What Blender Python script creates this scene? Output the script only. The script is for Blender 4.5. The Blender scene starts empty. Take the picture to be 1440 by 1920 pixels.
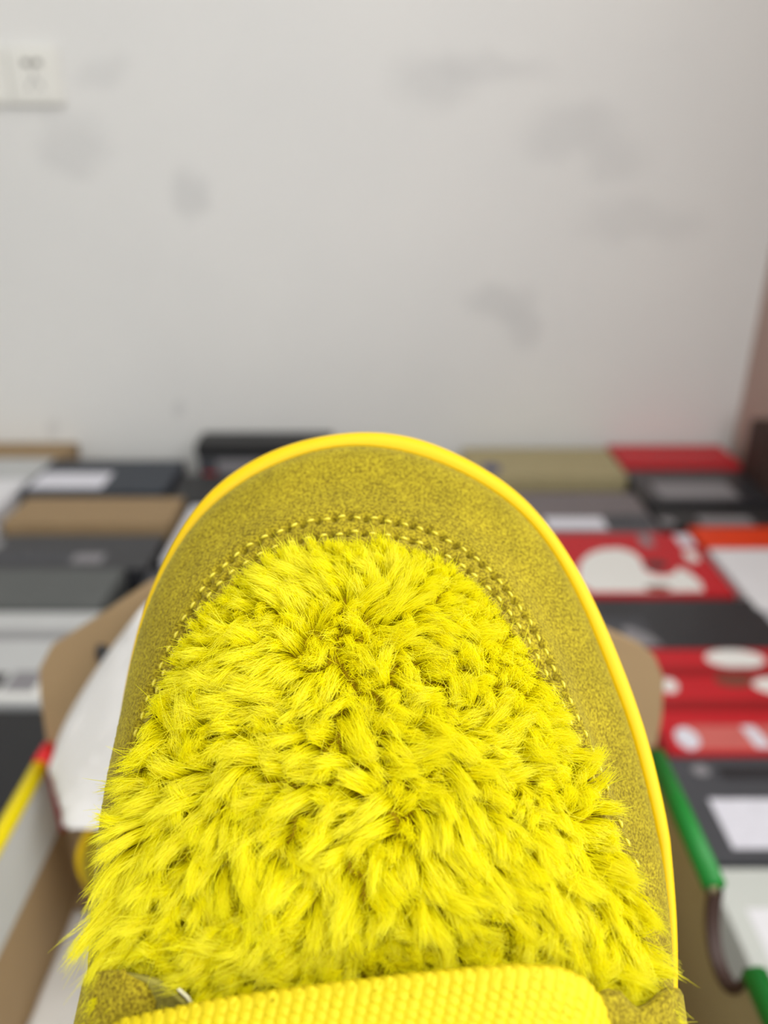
import bpy, bmesh, math, random
import numpy as np
from mathutils import Matrix, Vector

random.seed(7)
rng = np.random.default_rng(11)
SC = bpy.context.scene
COL = SC.collection

# ------------------------------------------------------------------ camera
PITCH = math.radians(24.7)          # phone tilted down
CAM_Z = 0.75
cam_data = bpy.data.cameras.new('camera')
cam = bpy.data.objects.new('camera', cam_data)
COL.objects.link(cam)
cam.location = (0, 0, CAM_Z)
cam.rotation_euler = (math.pi / 2 - PITCH, 0, 0)
cam_data.sensor_fit = 'VERTICAL'
cam_data.sensor_height = 24.0
cam_data.sensor_width = 18.0
cam_data.lens = 1442.0 / 1920.0 * 24.0
cam_data.clip_start = 0.01
cam_data.clip_end = 50
cam_data.dof.use_dof = True
cam_data.dof.focus_distance = 0.1225
cam_data.dof.aperture_fstop = 6.8
SC.camera = cam

# ------------------------------------------------------------------ world, lights, exposure
world = bpy.data.worlds.new('daylight')
SC.world = world
world.use_nodes = True
world.node_tree.nodes['Background'].inputs[0].default_value = (0.86, 0.93, 1.0, 1)
world.node_tree.nodes['Background'].inputs[1].default_value = 1.6

def area(name, loc, rot, sx, sy, power, col):
    l = bpy.data.lights.new(name, 'AREA')
    l.shape = 'RECTANGLE'; l.size = sx; l.size_y = sy
    l.energy = power; l.color = col
    o = bpy.data.objects.new(name, l)
    COL.objects.link(o)
    o.location = loc; o.rotation_euler = rot
    return o
# daylight entering through the right wall's window; fill light from a window added behind the viewer
area('window_light', (0.92, -0.55, 1.45), (0, math.radians(90), 0), 1.5, 2.0, 42.0, (1.0, 0.98, 0.95))
area('window_light', (0.1, -2.62, 1.55), (math.radians(90), 0, 0), 1.4, 1.3, 40.0, (0.97, 0.99, 1.0))
# ceiling tube lamps
area('tube_light', (0.35, 0.85, 2.40), (0, 0, 0), 1.0, 0.10, 5.0, (1.0, 0.99, 0.96))
area('tube_light', (0.25, -0.55, 2.40), (0, 0, 0), 1.0, 0.10, 16.0, (1.0, 0.99, 0.96))

vs = SC.view_settings
vs.view_transform = 'Standard'
vs.look = 'None'
vs.exposure = -0.5
vs.gamma = 1.0
vs.use_curve_mapping = False

# ------------------------------------------------------------------ helpers
def link(o, parent=None):
    COL.objects.link(o)
    if parent is not None:
        o.parent = parent
    return o

def tag(o, label=None, cat=None, group=None, kind=None):
    if label: o['label'] = label
    if cat: o['category'] = cat
    if group: o['group'] = group
    if kind: o['kind'] = kind
    return o

def empty(name, loc=(0, 0, 0), rz=0.0):
    o = bpy.data.objects.new(name, None)
    o.empty_display_size = 0.05
    o.location = loc
    o.rotation_euler = (0, 0, rz)
    return link(o)

def mesh_obj(name, verts, faces, mat, parent=None, smooth=False):
    me = bpy.data.meshes.new(name)
    me.from_pydata([tuple(map(float, v)) for v in verts], [], [tuple(map(int, f)) for f in faces])
    me.update()
    if smooth:
        me.polygons.foreach_set('use_smooth', [True] * len(me.polygons))
    if mat: me.materials.append(mat)
    return link(bpy.data.objects.new(name, me), parent)

def bm_obj(name, bm, mat, parent=None, smooth=False):
    me = bpy.data.meshes.new(name)
    bmesh.ops.recalc_face_normals(bm, faces=bm.faces[:])
    bm.to_mesh(me); bm.free()
    if smooth:
        me.polygons.foreach_set('use_smooth', [True] * len(me.polygons))
    me.materials.append(mat)
    return link(bpy.data.objects.new(name, me), parent)

def grid_faces(n, m, close_u=False):
    f = []
    for i in range(n - (0 if close_u else 1)):
        a = i * m; b = ((i + 1) % n) * m
        for j in range(m - 1):
            f.append((a + j, b + j, b + j + 1, a + j + 1))
    return f

def grid_obj(name, P, mat, parent=None, close_u=False, smooth=True):
    n, m = P.shape[:2]
    return mesh_obj(name, P.reshape(-1, 3), grid_faces(n, m, close_u), mat, parent, smooth)

def box_bm(x0, x1, y0, y1, z0, z1, bevel=0.0, bm=None):
    own = bm is None
    if own: bm = bmesh.new()
    vs_ = [bm.verts.new(c) for c in ((x0,y0,z0),(x1,y0,z0),(x1,y1,z0),(x0,y1,z0),(x0,y0,z1),(x1,y0,z1),(x1,y1,z1),(x0,y1,z1))]
    fs = [bm.faces.new([vs_[i] for i in q]) for q in ((3,2,1,0),(4,5,6,7),(0,1,5,4),(1,2,6,5),(2,3,7,6),(3,0,4,7))]
    if bevel:
        es = list({e for f in fs for e in f.edges})
        bmesh.ops.bevel(bm, geom=es, offset=bevel, segments=2, affect='EDGES', profile=0.5)
    return bm

def box_obj(name, x0, x1, y0, y1, z0, z1, mat, parent=None, bevel=0.0):
    return bm_obj(name, box_bm(x0, x1, y0, y1, z0, z1, bevel), mat, parent)

def prism_obj(name, pts, z0, z1, mat, parent=None):
    """flat polygon (x, y) extruded between two heights"""
    bm = bmesh.new()
    a = [bm.verts.new((x, y, z0)) for x, y in pts]
    b = [bm.verts.new((x, y, z1)) for x, y in pts]
    bm.faces.new(b); bm.faces.new(a[::-1])
    n = len(pts)
    for i in range(n):
        bm.faces.new((a[i], a[(i + 1) % n], b[(i + 1) % n], b[i]))
    return bm_obj(name, bm, mat, parent)

# ------------------------------------------------------------------ materials
def srgb(r, g, b):
    def c(v):
        v /= 255.0
        return v / 12.92 if v <= 0.04045 else ((v + 0.055) / 1.055) ** 2.4
    return (c(r), c(g), c(b), 1.0)

def pbr(name, col, rough=0.6, noise=None, amount=0.08, bump=0.0, bump_scale=200.0, spec=0.4, sheen=0.0, sheen_tint=None):
    m = bpy.data.materials.new(name); m.use_nodes = True
    nt = m.node_tree; N = nt.nodes; L = nt.links
    p = N['Principled BSDF']
    p.inputs['Base Color'].default_value = col
    p.inputs['Roughness'].default_value = rough
    p.inputs['Specular IOR Level'].default_value = spec
    if sheen:
        p.inputs['Sheen Weight'].default_value = sheen
        p.inputs['Sheen Roughness'].default_value = 0.4
        if sheen_tint: p.inputs['Sheen Tint'].default_value = sheen_tint
    tc = N.new('ShaderNodeTexCoord')
    if noise:
        nz = N.new('ShaderNodeTexNoise'); nz.inputs['Scale'].default_value = noise; nz.inputs['Detail'].default_value = 4
        L.new(tc.outputs['Object'], nz.inputs['Vector'])
        mx = N.new('ShaderNodeMix'); mx.data_type = 'RGBA'
        k = 1.0 - amount
        mx.inputs[6].default_value = (col[0] * k, col[1] * k, col[2] * k, 1)
        k = 1.0 + amount
        mx.inputs[7].default_value = (min(1, col[0] * k), min(1, col[1] * k), min(1, col[2] * k), 1)
        L.new(nz.outputs['Fac'], mx.inputs[0]); L.new(mx.outputs[2], p.inputs['Base Color'])
    if bump:
        nb = N.new('ShaderNodeTexNoise'); nb.inputs['Scale'].default_value = bump_scale; nb.inputs['Detail'].default_value = 3
        L.new(tc.outputs['Object'], nb.inputs['Vector'])
        bp = N.new('ShaderNodeBump'); bp.inputs['Strength'].default_value = bump; bp.inputs['Distance'].default_value = 0.3 / bump_scale
        L.new(nb.outputs['Fac'], bp.inputs['Height']); L.new(bp.outputs['Normal'], p.inputs['Normal'])
    return m

def wall_material():
    m = bpy.data.materials.new('smudged_white_paint'); m.use_nodes = True
    nt = m.node_tree; N = nt.nodes; L = nt.links
    p = N['Principled BSDF']; p.inputs['Roughness'].default_value = 0.75
    tc = N.new('ShaderNodeTexCoord')
    nz = N.new('ShaderNodeTexNoise'); nz.inputs['Scale'].default_value = 2.2; nz.inputs['Detail'].default_value = 3
    L.new(tc.outputs['Object'], nz.inputs['Vector'])
    base = N.new('ShaderNodeMix'); base.data_type = 'RGBA'
    base.inputs[6].default_value = srgb(224, 225, 224); base.inputs[7].default_value = srgb(236, 236, 233)
    L.new(nz.outputs['Fac'], base.inputs[0])
    warp = N.new('ShaderNodeTexNoise'); warp.inputs['Scale'].default_value = 9.0; warp.inputs['Detail'].default_value = 2
    L.new(tc.outputs['Object'], warp.inputs['Vector'])
    sub = N.new('ShaderNodeVectorMath'); sub.operation = 'SUBTRACT'; sub.inputs[1].default_value = (0.5, 0.5, 0.5)
    L.new(warp.outputs['Color'], sub.inputs[0])
    scl = N.new('ShaderNodeVectorMath'); scl.operation = 'SCALE'; scl.inputs['Scale'].default_value = 0.10
    L.new(sub.outputs[0], scl.inputs[0])
    add = N.new('ShaderNodeVectorMath'); add.operation = 'ADD'
    L.new(tc.outputs['Object'], add.inputs[0]); L.new(scl.outputs[0], add.inputs[1])
    cur = base.outputs[2]
    # dirt smudges rubbed into the paint: x, z, half width, half height, strength
    for (x, z, a, b, k) in SMUDGES:
        mp = N.new('ShaderNodeVectorMath'); mp.operation = 'SUBTRACT'; mp.inputs[1].default_value = (x, WALL_Y, z)
        L.new(add.outputs[0], mp.inputs[0])
        dv = N.new('ShaderNodeVectorMath'); dv.operation = 'DIVIDE'; dv.inputs[1].default_value = (a, 10.0, b)
        L.new(mp.outputs[0], dv.inputs[0])
        ln = N.new('ShaderNodeVectorMath'); ln.operation = 'LENGTH'; L.new(dv.outputs[0], ln.inputs[0])
        mr = N.new('ShaderNodeMapRange'); mr.interpolation_type = 'SMOOTHSTEP'
        mr.inputs['From Min'].default_value = 1.35; mr.inputs['From Max'].default_value = 0.35
        mr.inputs['To Min'].default_value = 0.0; mr.inputs['To Max'].default_value = k
        L.new(ln.outputs['Value'], mr.inputs['Value'])
        mx = N.new('ShaderNodeMix'); mx.data_type = 'RGBA'
        mx.inputs[7].default_value = srgb(178, 179, 181)
        L.new(mr.outputs[0], mx.inputs[0]); L.new(cur, mx.inputs[6]); cur = mx.outputs[2]
    L.new(cur, p.inputs['Base Color'])
    return m

WALL_Y = 1.823

SMUDGES = [(-0.427, 0.677, 0.042, 0.055, 0.30), (0.260, 0.449, 0.085, 0.040, 0.26), (0.319, 0.394, 0.050, 0.055, 0.24),
           (0.10, 0.895, 0.080, 0.060, 0.24), (0.220, 0.917, 0.120, 0.030, 0.20), (0.400, 0.798, 0.110, 0.060, 0.22),
           (0.507, 0.736, 0.070, 0.050, 0.18), (-0.673, 0.778, 0.080, 0.060, 0.24), (-0.594, 0.917, 0.060, 0.035, 0.18),
           (0.570, 0.617, 0.150, 0.050, 0.16), (-0.491, 0.199, 0.015, 0.020, 0.30), (-0.814, 0.145, 0.020, 0.040, 0.25)]

M = {}
M['wall'] = wall_material()
M['side_wall'] = pbr('shade_tinted_plaster', srgb(186, 160, 150), 0.8, 3.0, 0.06)  # off-white wall; its shade and red box bounce are mixed into the colour
M['plain_wall'] = pbr('white_plaster', srgb(228, 228, 225), 0.8, 3.0, 0.03)
M['floor'] = pbr('grey_floor_tile', srgb(120, 114, 106), 0.45, 6.0, 0.12)
M['white_plastic'] = pbr('white_plastic', srgb(236, 236, 230), 0.35)
M['slot'] = pbr('dark_socket_slot', srgb(70, 68, 60), 0.6)
M['kraft'] = pbr('kraft_board', srgb(160, 135, 101), 0.8, 30.0, 0.07, bump=0.1, bump_scale=900)
M['kraft_olive'] = pbr('kraft_inner_board', srgb(172, 160, 122), 0.8, 30.0, 0.07)
M['black'] = pbr('black_card', srgb(38, 38, 40), 0.5, 20.0, 0.2)
M['black_gloss'] = pbr('satin_black_card', srgb(48, 48, 52), 0.3, 20.0, 0.2)
M['charcoal'] = pbr('charcoal_card', srgb(94, 97, 96), 0.6, 15.0, 0.1)
M['slate'] = pbr('slate_card', srgb(72, 73, 78), 0.55, 15.0, 0.1)
M['navy'] = pbr('navy_card', srgb(52, 58, 68), 0.5, 15.0, 0.1)
M['mauve'] = pbr('warm_grey_card', srgb(120, 112, 114), 0.6, 15.0, 0.08)
M['light_grey'] = pbr('light_grey_card', srgb(196, 198, 198), 0.6, 15.0, 0.05)
M['pale'] = pbr('pale_grey_card', srgb(202, 206, 200), 0.6, 15.0, 0.05)
M['white_card'] = pbr('white_card', srgb(232, 232, 236), 0.55, 15.0, 0.04)
M['red'] = pbr('red_card', srgb(196, 30, 40), 0.5, 15.0, 0.08)
M['dark_red'] = pbr('dark_red_print', srgb(150, 18, 24), 0.5, 15.0, 0.08)
M['pink_label'] = pbr('salmon_label', srgb(205, 104, 98), 0.6, 60.0, 0.1)
M['orange'] = pbr('orange_card', srgb(232, 62, 8), 0.5, 15.0, 0.06)
M['brown'] = pbr('dark_brown_card', srgb(62, 44, 38), 0.6, 15.0, 0.1)
M['label'] = pbr('white_sticker', srgb(226, 226, 236), 0.5, 60.0, 0.1)
M['grey_label'] = pbr('grey_sticker', srgb(138, 136, 140), 0.5, 60.0, 0.1)
M['grey_print'] = pbr('grey_print', srgb(150, 150, 152), 0.5)
M['dark_print'] = pbr('dark_print', srgb(60, 58, 58), 0.6)
M['brown_print'] = pbr('brown_print', srgb(120, 70, 55), 0.6)
M['blue_print'] = pbr('blue_print', srgb(70, 78, 120), 0.6)
M['white_print'] = pbr('white_print', srgb(236, 236, 232), 0.5)
M['yellow_edge'] = pbr('yellow_coated_board', srgb(250, 228, 0), 0.4)
M['green_edge'] = pbr('green_coated_board', srgb(14, 120, 40), 0.4)
M['red_edge'] = pbr('red_coated_board', srgb(220, 30, 34), 0.4)
M['tissue'] = pbr('white_tissue_paper', srgb(224, 223, 222), 0.85, 12.0, 0.03)
M['wood'] = pbr('pine_wood', srgb(170, 130, 85), 0.55, 25.0, 0.15)
M['rubber'] = pbr('yellow_rubber', srgb(228, 190, 0), 0.45, 60.0, 0.04, bump=0.06, bump_scale=3500, spec=0.3)
M['backing'] = pbr('yellow_fur_backing', srgb(190, 160, 0), 0.9, 500.0, 0.2)
M['thread'] = pbr('glossy_yellow_thread', srgb(214, 200, 50), 0.22, spec=0.6)
M['lace'] = pbr('yellow_woven_lace', srgb(216, 194, 0), 0.6, 900.0, 0.06, bump=0.25, bump_scale=5000)
M['lining'] = pbr('olive_mesh_lining', srgb(150, 142, 60), 0.9, 900.0, 0.35, bump=0.5, bump_scale=2500)
M['white_foam'] = pbr('white_foam_edge', srgb(226, 222, 196), 0.8)
M['lamp_body'] = M['white_plastic']

def suede_material():
    m = bpy.data.materials.new('yellow_suede'); m.use_nodes = True
    nt = m.node_tree; N = nt.nodes; L = nt.links
    p = N['Principled BSDF']; p.inputs['Roughness'].default_value = 0.85
    p.inputs['Specular IOR Level'].default_value = 0.25
    p.inputs['Sheen Weight'].default_value = 0.35; p.inputs['Sheen Roughness'].default_value = 0.45
    p.inputs['Sheen Tint'].default_value = srgb(240, 226, 120)
    tc = N.new('ShaderNodeTexCoord')
    n1 = N.new('ShaderNodeTexNoise'); n1.inputs['Scale'].default_value = 2200; n1.inputs['Detail'].default_value = 2.5; n1.inputs['Roughness'].default_value = 0.6
    n2 = N.new('ShaderNodeTexNoise'); n2.inputs['Scale'].default_value = 120; n2.inputs['Detail'].default_value = 3
    for n in (n1, n2): L.new(tc.outputs['Object'], n.inputs['Vector'])
    r1 = N.new('ShaderNodeValToRGB')
    r1.color_ramp.elements[0].position = 0.38; r1.color_ramp.elements[0].color = srgb(110, 92, 2)
    r1.color_ramp.elements[1].position = 0.64; r1.color_ramp.elements[1].color = srgb(182, 165, 28)
    L.new(n1.outputs['Fac'], r1.inputs['Fac'])
    r2 = N.new('ShaderNodeMapRange'); r2.inputs['From Min'].default_value = 0.3; r2.inputs['From Max'].default_value = 0.7
    r2.inputs['To Min'].default_value = 0.86; r2.inputs['To Max'].default_value = 1.1
    L.new(n2.outputs['Fac'], r2.inputs['Value'])
    mu = N.new('ShaderNodeVectorMath'); mu.operation = 'SCALE'
    L.new(r1.outputs['Color'], mu.inputs[0]); L.new(r2.outputs[0], mu.inputs['Scale'])
    L.new(mu.outputs[0], p.inputs['Base Color'])
    b = N.new('ShaderNodeBump'); b.inputs['Strength'].default_value = 0.75; b.inputs['Distance'].default_value = 0.00025
    L.new(n1.outputs['Fac'], b.inputs['Height']); L.new(b.outputs['Normal'], p.inputs['Normal'])
    return m
M['suede'] = suede_material()

def fur_material():
    m = bpy.data.materials.new('yellow_faux_fur'); m.use_nodes = True
    nt = m.node_tree; N = nt.nodes; L = nt.links
    N.remove(N['Principled BSDF'])
    hi = N.new('ShaderNodeHairInfo')
    rp = N.new('ShaderNodeValToRGB')
    rp.color_ramp.elements[0].color = srgb(248, 238, 0)
    rp.color_ramp.elements[1].color = srgb(255, 253, 34)
    L.new(hi.outputs['Random'], rp.inputs['Fac'])
    d = N.new('ShaderNodeBsdfDiffuse'); t = N.new('ShaderNodeBsdfTranslucent'); g = N.new('ShaderNodeBsdfGlossy')
    g.inputs['Roughness'].default_value = 0.35; g.inputs['Color'].default_value = (1, 1, 0.75, 1)
    L.new(rp.outputs['Color'], d.inputs['Color']); L.new(rp.outputs['Color'], t.inputs['Color'])
    a = N.new('ShaderNodeMixShader'); a.inputs[0].default_value = 0.5
    L.new(d.outputs[0], a.inputs[1]); L.new(t.outputs[0], a.inputs[2])
    b = N.new('ShaderNodeMixShader'); b.inputs[0].default_value = 0.05
    L.new(a.outputs[0], b.inputs[1]); L.new(g.outputs[0], b.inputs[2])
    L.new(b.outputs[0], N['Material Output'].inputs['Surface'])
    return m
M['fur'] = fur_material()

def glow_material():
    m = bpy.data.materials.new('lit_tube'); m.use_nodes = True
    p = m.node_tree.nodes['Principled BSDF']
    p.inputs['Emission Color'].default_value = (1, 1, 0.97, 1); p.inputs['Emission Strength'].default_value = 6.0
    return m
M['lit_tube'] = glow_material()

def glass_material():
    m = bpy.data.materials.new('window_glass'); m.use_nodes = True
    p = m.node_tree.nodes['Principled BSDF']
    p.inputs['Base Color'].default_value = (1, 1, 1, 1); p.inputs['Roughness'].default_value = 0.0
    p.inputs['Transmission Weight'].default_value = 1.0; p.inputs['IOR'].default_value = 1.02
    return m
M['glass'] = glass_material()

# ------------------------------------------------------------------ room shell
XL, XR, YB, ZC = -2.2, 0.874, -2.6, 2.5
T = 0.12
def struct(o):
    o['kind'] = 'structure'
    return o
struct(box_obj('floor', XL - T, XR + T, YB - T, WALL_Y + T, -0.08, 0.0, M['floor']))
struct(box_obj('ceiling', XL - T, XR + T, YB - T, WALL_Y + T, ZC, ZC + 0.08, M['plain_wall']))
struct(box_obj('wall_back', XL - T, XR + T, WALL_Y, WALL_Y + T, 0, ZC, M['wall']))
struct(box_obj('wall_left', XL - T, XL, YB, WALL_Y, 0, ZC, M['plain_wall']))
bm = bmesh.new()          # wall behind the viewer with a window opening added for even front light  x -0.6 .. 0.8, z 0.9 .. 2.2
box_bm(XL - T, -0.6, YB - T, YB, 0, ZC, bm=bm)
box_bm(0.8, XR + T, YB - T, YB, 0, ZC, bm=bm)
box_bm(-0.6, 0.8, YB - T, YB, 0, 0.9, bm=bm)
box_bm(-0.6, 0.8, YB - T, YB, 2.2, ZC, bm=bm)
struct(bm_obj('wall_front', bm, M['plain_wall']))
win = struct(empty('added_fill_window', (0.1, YB - 0.06, 0.9)))
bm = bmesh.new()
for x0, x1, z0, z1 in ((-0.7, 0.7, 0, 0.05), (-0.7, 0.7, 1.25, 1.3), (-0.7, -0.65, 0, 1.3), (0.65, 0.7, 0, 1.3), (-0.025, 0.025, 0, 1.3)):
    box_bm(x0, x1, -0.03, 0.03, z0, z1, bm=bm)
bm_obj('window_frame', bm, M['white_plastic'], win)
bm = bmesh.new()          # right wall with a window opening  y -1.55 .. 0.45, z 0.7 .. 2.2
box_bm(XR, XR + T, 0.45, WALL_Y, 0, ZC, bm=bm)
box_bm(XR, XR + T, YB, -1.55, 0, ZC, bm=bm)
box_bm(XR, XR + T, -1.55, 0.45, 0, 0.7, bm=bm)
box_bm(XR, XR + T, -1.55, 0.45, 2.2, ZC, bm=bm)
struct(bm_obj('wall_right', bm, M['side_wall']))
win = struct(empty('window_1', (XR + 0.06, -0.55, 0.7)))
bm = bmesh.new()
for y0, y1, z0, z1 in ((-1.0, 1.0, 0, 0.05), (-1.0, 1.0, 1.45, 1.5), (-1.0, -0.95, 0, 1.5), (0.95, 1.0, 0, 1.5), (-0.025, 0.025, 0, 1.5)):
    box_bm(-0.03, 0.03, y0, y1, z0, z1, bm=bm)
bm_obj('window_frame', bm, M['white_plastic'], win)

# ceiling lamps
for (x, y) in ((0.35, 0.85), (0.25, -0.55)):
    t = empty('ceiling_lamp', (x, y, 2.43))
    tag(t, 'white ceiling tube lamp above the shoe boxes' if y > 0 else 'white ceiling tube lamp behind the viewer', 'lamp', 'ceiling tube lamps')
    box_obj('lamp_body', -0.50, 0.50, -0.06, 0.06, 0.01, 0.07, M['lamp_body'], t, 0.006)
    bm = bmesh.new()
    bmesh.ops.create_cone(bm, cap_ends=True, segments=16, radius1=0.014, radius2=0.014, depth=0.96, matrix=Matrix.Translation((0, 0, -0.006)) @ Matrix.Rotation(math.pi / 2, 4, 'Y'))
    bm_obj('tube', bm, M['lit_tube'], t, True)

# wall socket plates, two side by side
def socket(x0, label):
    s = 0.104
    t = empty('wall_socket', (x0 + s / 2, WALL_Y, 0.851))
    tag(t, label, 'socket', 'socket plates on the wall')
    box_obj('plate', -s / 2, s / 2, -0.016, 0, 0, s, M['white_plastic'], t, 0.003)
    box_obj('insert', -s / 2 + 0.012, s / 2 - 0.012, -0.0185, -0.015, 0.012, s - 0.012, M['white_plastic'], t, 0.001)
    for dx in (-0.011, 0.011):
        box_obj('slot', dx - 0.007, dx + 0.007, -0.0192, -0.018, 0.071, 0.080, M['slot'], t)
    for dx, r in ((-0.011, 0.5), (0.011, -0.5), (0.0, 0.0)):
        o = box_obj('slot', -0.0022, 0.0022, -0.0192, -0.018, -0.007, 0.007, M['grey_print'], t)
        o.location = (dx, 0, 0.036 if dx else 0.052); o.rotation_euler = (0, r, 0)
socket(-0.770, 'white square socket plate with slots on the smudged wall')
socket(-0.876, 'white socket plate cut off by the left picture edge')

# ------------------------------------------------------------------ closed shoe boxes standing on the floor in rows
def shoe_box(label, x0, x1, y0, y1, top, lid_mat, body_mat=None, prints=(), front=(), lip=0.035, rz=0.0, group='closed shoe boxes on the floor'):
    """prints: (name, material, x0, x1, y0, y1) on the lid; or (name, material, [(x, y) ...]). front: (name, mat, x0, x1, z0, z1). World coordinates."""
    cx, cy = (x0 + x1) / 2, (y0 + y1) / 2
    t = empty('shoe_box', (cx, cy, 0), rz)
    tag(t, label, 'box', group)
    hx, hy = (x1 - x0) / 2, (y1 - y0) / 2
    body_mat = body_mat or lid_mat
    g = 0.0025
    box_obj('box_body', -hx + g, hx - g, -hy + g, hy - g, 0.0, top - 0.004, body_mat, t, 0.0015)
    bm = bmesh.new()                      # the lid: a top panel and four lips, hollow below
    box_bm(-hx, hx, -hy, hy, top - 0.003, top, 0.001, bm)
    box_bm(-hx, hx, -hy, -hy + 0.002, top - lip, top - 0.002, 0, bm)
    box_bm(-hx, hx, hy - 0.002, hy, top - lip, top - 0.002, 0, bm)
    box_bm(-hx, -hx + 0.002, -hy, hy, top - lip, top - 0.002, 0, bm)
    box_bm(hx - 0.002, hx, -hy, hy, top - lip, top - 0.002, 0, bm)
    lid = bm_obj('lid', bm, lid_mat, t)
    for ip, p in enumerate(prints):
        zt = top + 0.0005 + 0.0003 * ip
        if len(p) == 3:
            prism_obj(p[0], [(x - cx, y - cy) for x, y in p[2]], top - 0.0003, zt, M[p[1]], lid)
        else:
            n, m, a, b, c, d = p
            box_obj(n, a - cx, b - cx, c - cy, d - cy, top - 0.0003, zt, M[m], lid)
    for n, m, a, b, c, d in front:
        box_obj(n, a - cx, b - cx, -hy - 0.0006, -hy + 0.0004, c, d, M[m], t)
    return t

def ell(cx, cy, a, b, n=28, rot=0.0):
    c, s = math.cos(rot), math.sin(rot)
    return [(cx + a * math.cos(q) * c - b * math.sin(q) * s, cy + a * math.cos(q) * s + b * math.sin(q) * c) for q in (2 * math.pi * i / n for i in range(n))]

# left column, from the wall towards the viewer
shoe_box('plain brown kraft shoe box against the wall below the socket', -1.10, -0.765, 1.725, 1.818, 0.105, M['kraft'])
shoe_box('light grey shoe box at the left edge in front of the kraft box', -1.10, -0.785, 1.598, 1.715, 0.102, M['light_grey'])
shoe_box('white shoe box at the left edge beside the navy box', -1.10, -0.792, 1.420, 1.590, 0.100, M['white_card'])
shoe_box('navy shoe box with a long white label on its lid', -0.781, -0.470, 1.512, 1.700, 0.102, M['navy'],
         prints=[('label', 'label', -0.772, -0.612, 1.530, 1.622)])
shoe_box('brown kraft shoe box between the navy box and a black box', -0.752, -0.420, 1.362, 1.486, 0.100, M['kraft'], M['kraft'])
shoe_box('black shoe box with a faint painted grey sheen, nearer than the kraft box', -0.752, -0.418, 1.184, 1.318, 0.095, M['black_gloss'], M['black'],
         prints=[('lid_stripe', 'slate', -0.740, -0.500, 1.205, 1.250), ('lid_mark', 'grey_label', -0.560, -0.505, 1.206, 1.240), ('lid_mark', 'grey_print', ell(-0.728, 1.275, 0.018, 0.022))])  # grey stripe and lighter patch paint the sheen of the lid
shoe_box('charcoal grey shoe box with plain lid, second nearest on the left', -0.735, -0.450, 1.046, 1.172, 0.102, M['charcoal'], M['black'],
         prints=[('lid_mark', 'grey_print', ell(-0.702, 1.130, 0.012, 0.014))])
shoe_box('light grey shoe box with dark lettering and a grey stripe', -0.700, -0.427, 0.815, 1.036, 0.100, M['light_grey'], None,
         prints=[('lid_stripe', 'grey_print', -0.699, -0.428, 0.958, 0.984), ('lettering', 'dark_print', -0.560, -0.520, 0.842, 0.876),  # the grey stripe paints the shade on the lid lip
                 ('lettering', 'grey_label', -0.512, -0.472, 0.838, 0.880), ('printed_line', 'white_print', -0.690, -0.435, 0.822, 0.832), ('printed_patch', 'white_print', -0.470, -0.436, 0.834, 0.872)])
shoe_box('black shoe box at the left edge beside the yellow box rim', -0.640, -0.345, 0.610, 0.800, 0.098, M['black'])
# second column, mostly behind the shoe
shoe_box('tall black shoe box against the wall with grey front and red dot', -0.442, -0.125, 1.700, 1.790, 0.142, M['black'], M['slate'],
         front=[('front_label', 'grey_label', -0.395, -0.240, 0.060, 0.104), ('printed_dot', 'red', -0.430, -0.398, 0.046, 0.072)], lip=0.030)
shoe_box('black shoe box peeking out left of the toe behind a white box', -0.455, -0.140, 1.470, 1.625, 0.096, M['black'])
shoe_box('white shoe box whose corner shows left of the yellow toe rim', -0.395, -0.100, 1.200, 1.440, 0.102, M['white_card'])
shoe_box('dark grey shoe box between two white ones left of the toe', -0.412, -0.110, 1.100, 1.190, 0.090, M['slate'], M['black'])
shoe_box('white shoe box peeking over the kraft flap left of the toe', -0.420, -0.110, 0.985, 1.090, 0.098, M['white_card'])
shoe_box('black shoe box seen through the slot of the kraft flap', -0.420, -0.110, 0.800, 0.975, 0.098, M['black'])
# right column
shoe_box('olive brown kraft shoe box against the wall with a blue mark', 0.190, 0.545, 1.592, 1.775, 0.105, M['kraft_olive'], M['kraft_olive'],
         prints=[('lid_mark', 'blue_print', ell(0.245, 1.64, 0.022, 0.030))])
shoe_box('warm grey shoe box with a white label, behind the red one', 0.250, 0.533, 1.326, 1.512, 0.100, M['mauve'], M['slate'],
         prints=[('label', 'label', 0.318, 0.432, 1.334, 1.386), ('printed_panel', 'slate', 0.436, 0.528, 1.330, 1.400)])
shoe_box('red shoe box with a big white emblem, in the middle row', 0.262, 0.580, 1.092, 1.316, 0.100, M['red'], M['red'],
         prints=[('emblem', 'white_print', [(0.329, 1.133), (0.340, 1.180), (0.352, 1.208), (0.375, 1.236), (0.400, 1.250), (0.431, 1.254), (0.452, 1.238), (0.458, 1.208), (0.452, 1.180), (0.460, 1.158), (0.480, 1.150), (0.500, 1.160), (0.514, 1.180), (0.528, 1.160), (0.534, 1.125), (0.528, 1.100), (0.430, 1.098), (0.342, 1.098)]),
                 ('lid_mark', 'dark_print', ell(0.478, 1.190, 0.020, 0.014)), ('lid_mark', 'brown_print', ell(0.455, 1.108, 0.022, 0.009)),
                 ('lid_mark', 'white_print', ell(0.552, 1.222, 0.012, 0.022)), ('corner_label', 'grey_label', 0.478, 0.500, 1.262, 1.304), ('corner_label', 'label', 0.548, 0.576, 1.262, 1.306)])
shoe_box('black shoe box with a grey label between two red boxes', 0.290, 0.600, 0.940, 1.078, 0.098, M['black_gloss'], M['black'],
         prints=[('label', 'slate', 0.300, 0.402, 0.946, 1.022), ('lid_mark', 'grey_label', [(0.362, 0.946), (0.410, 0.946), (0.400, 0.972), (0.372, 0.998), (0.362, 0.990)])])
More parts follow.
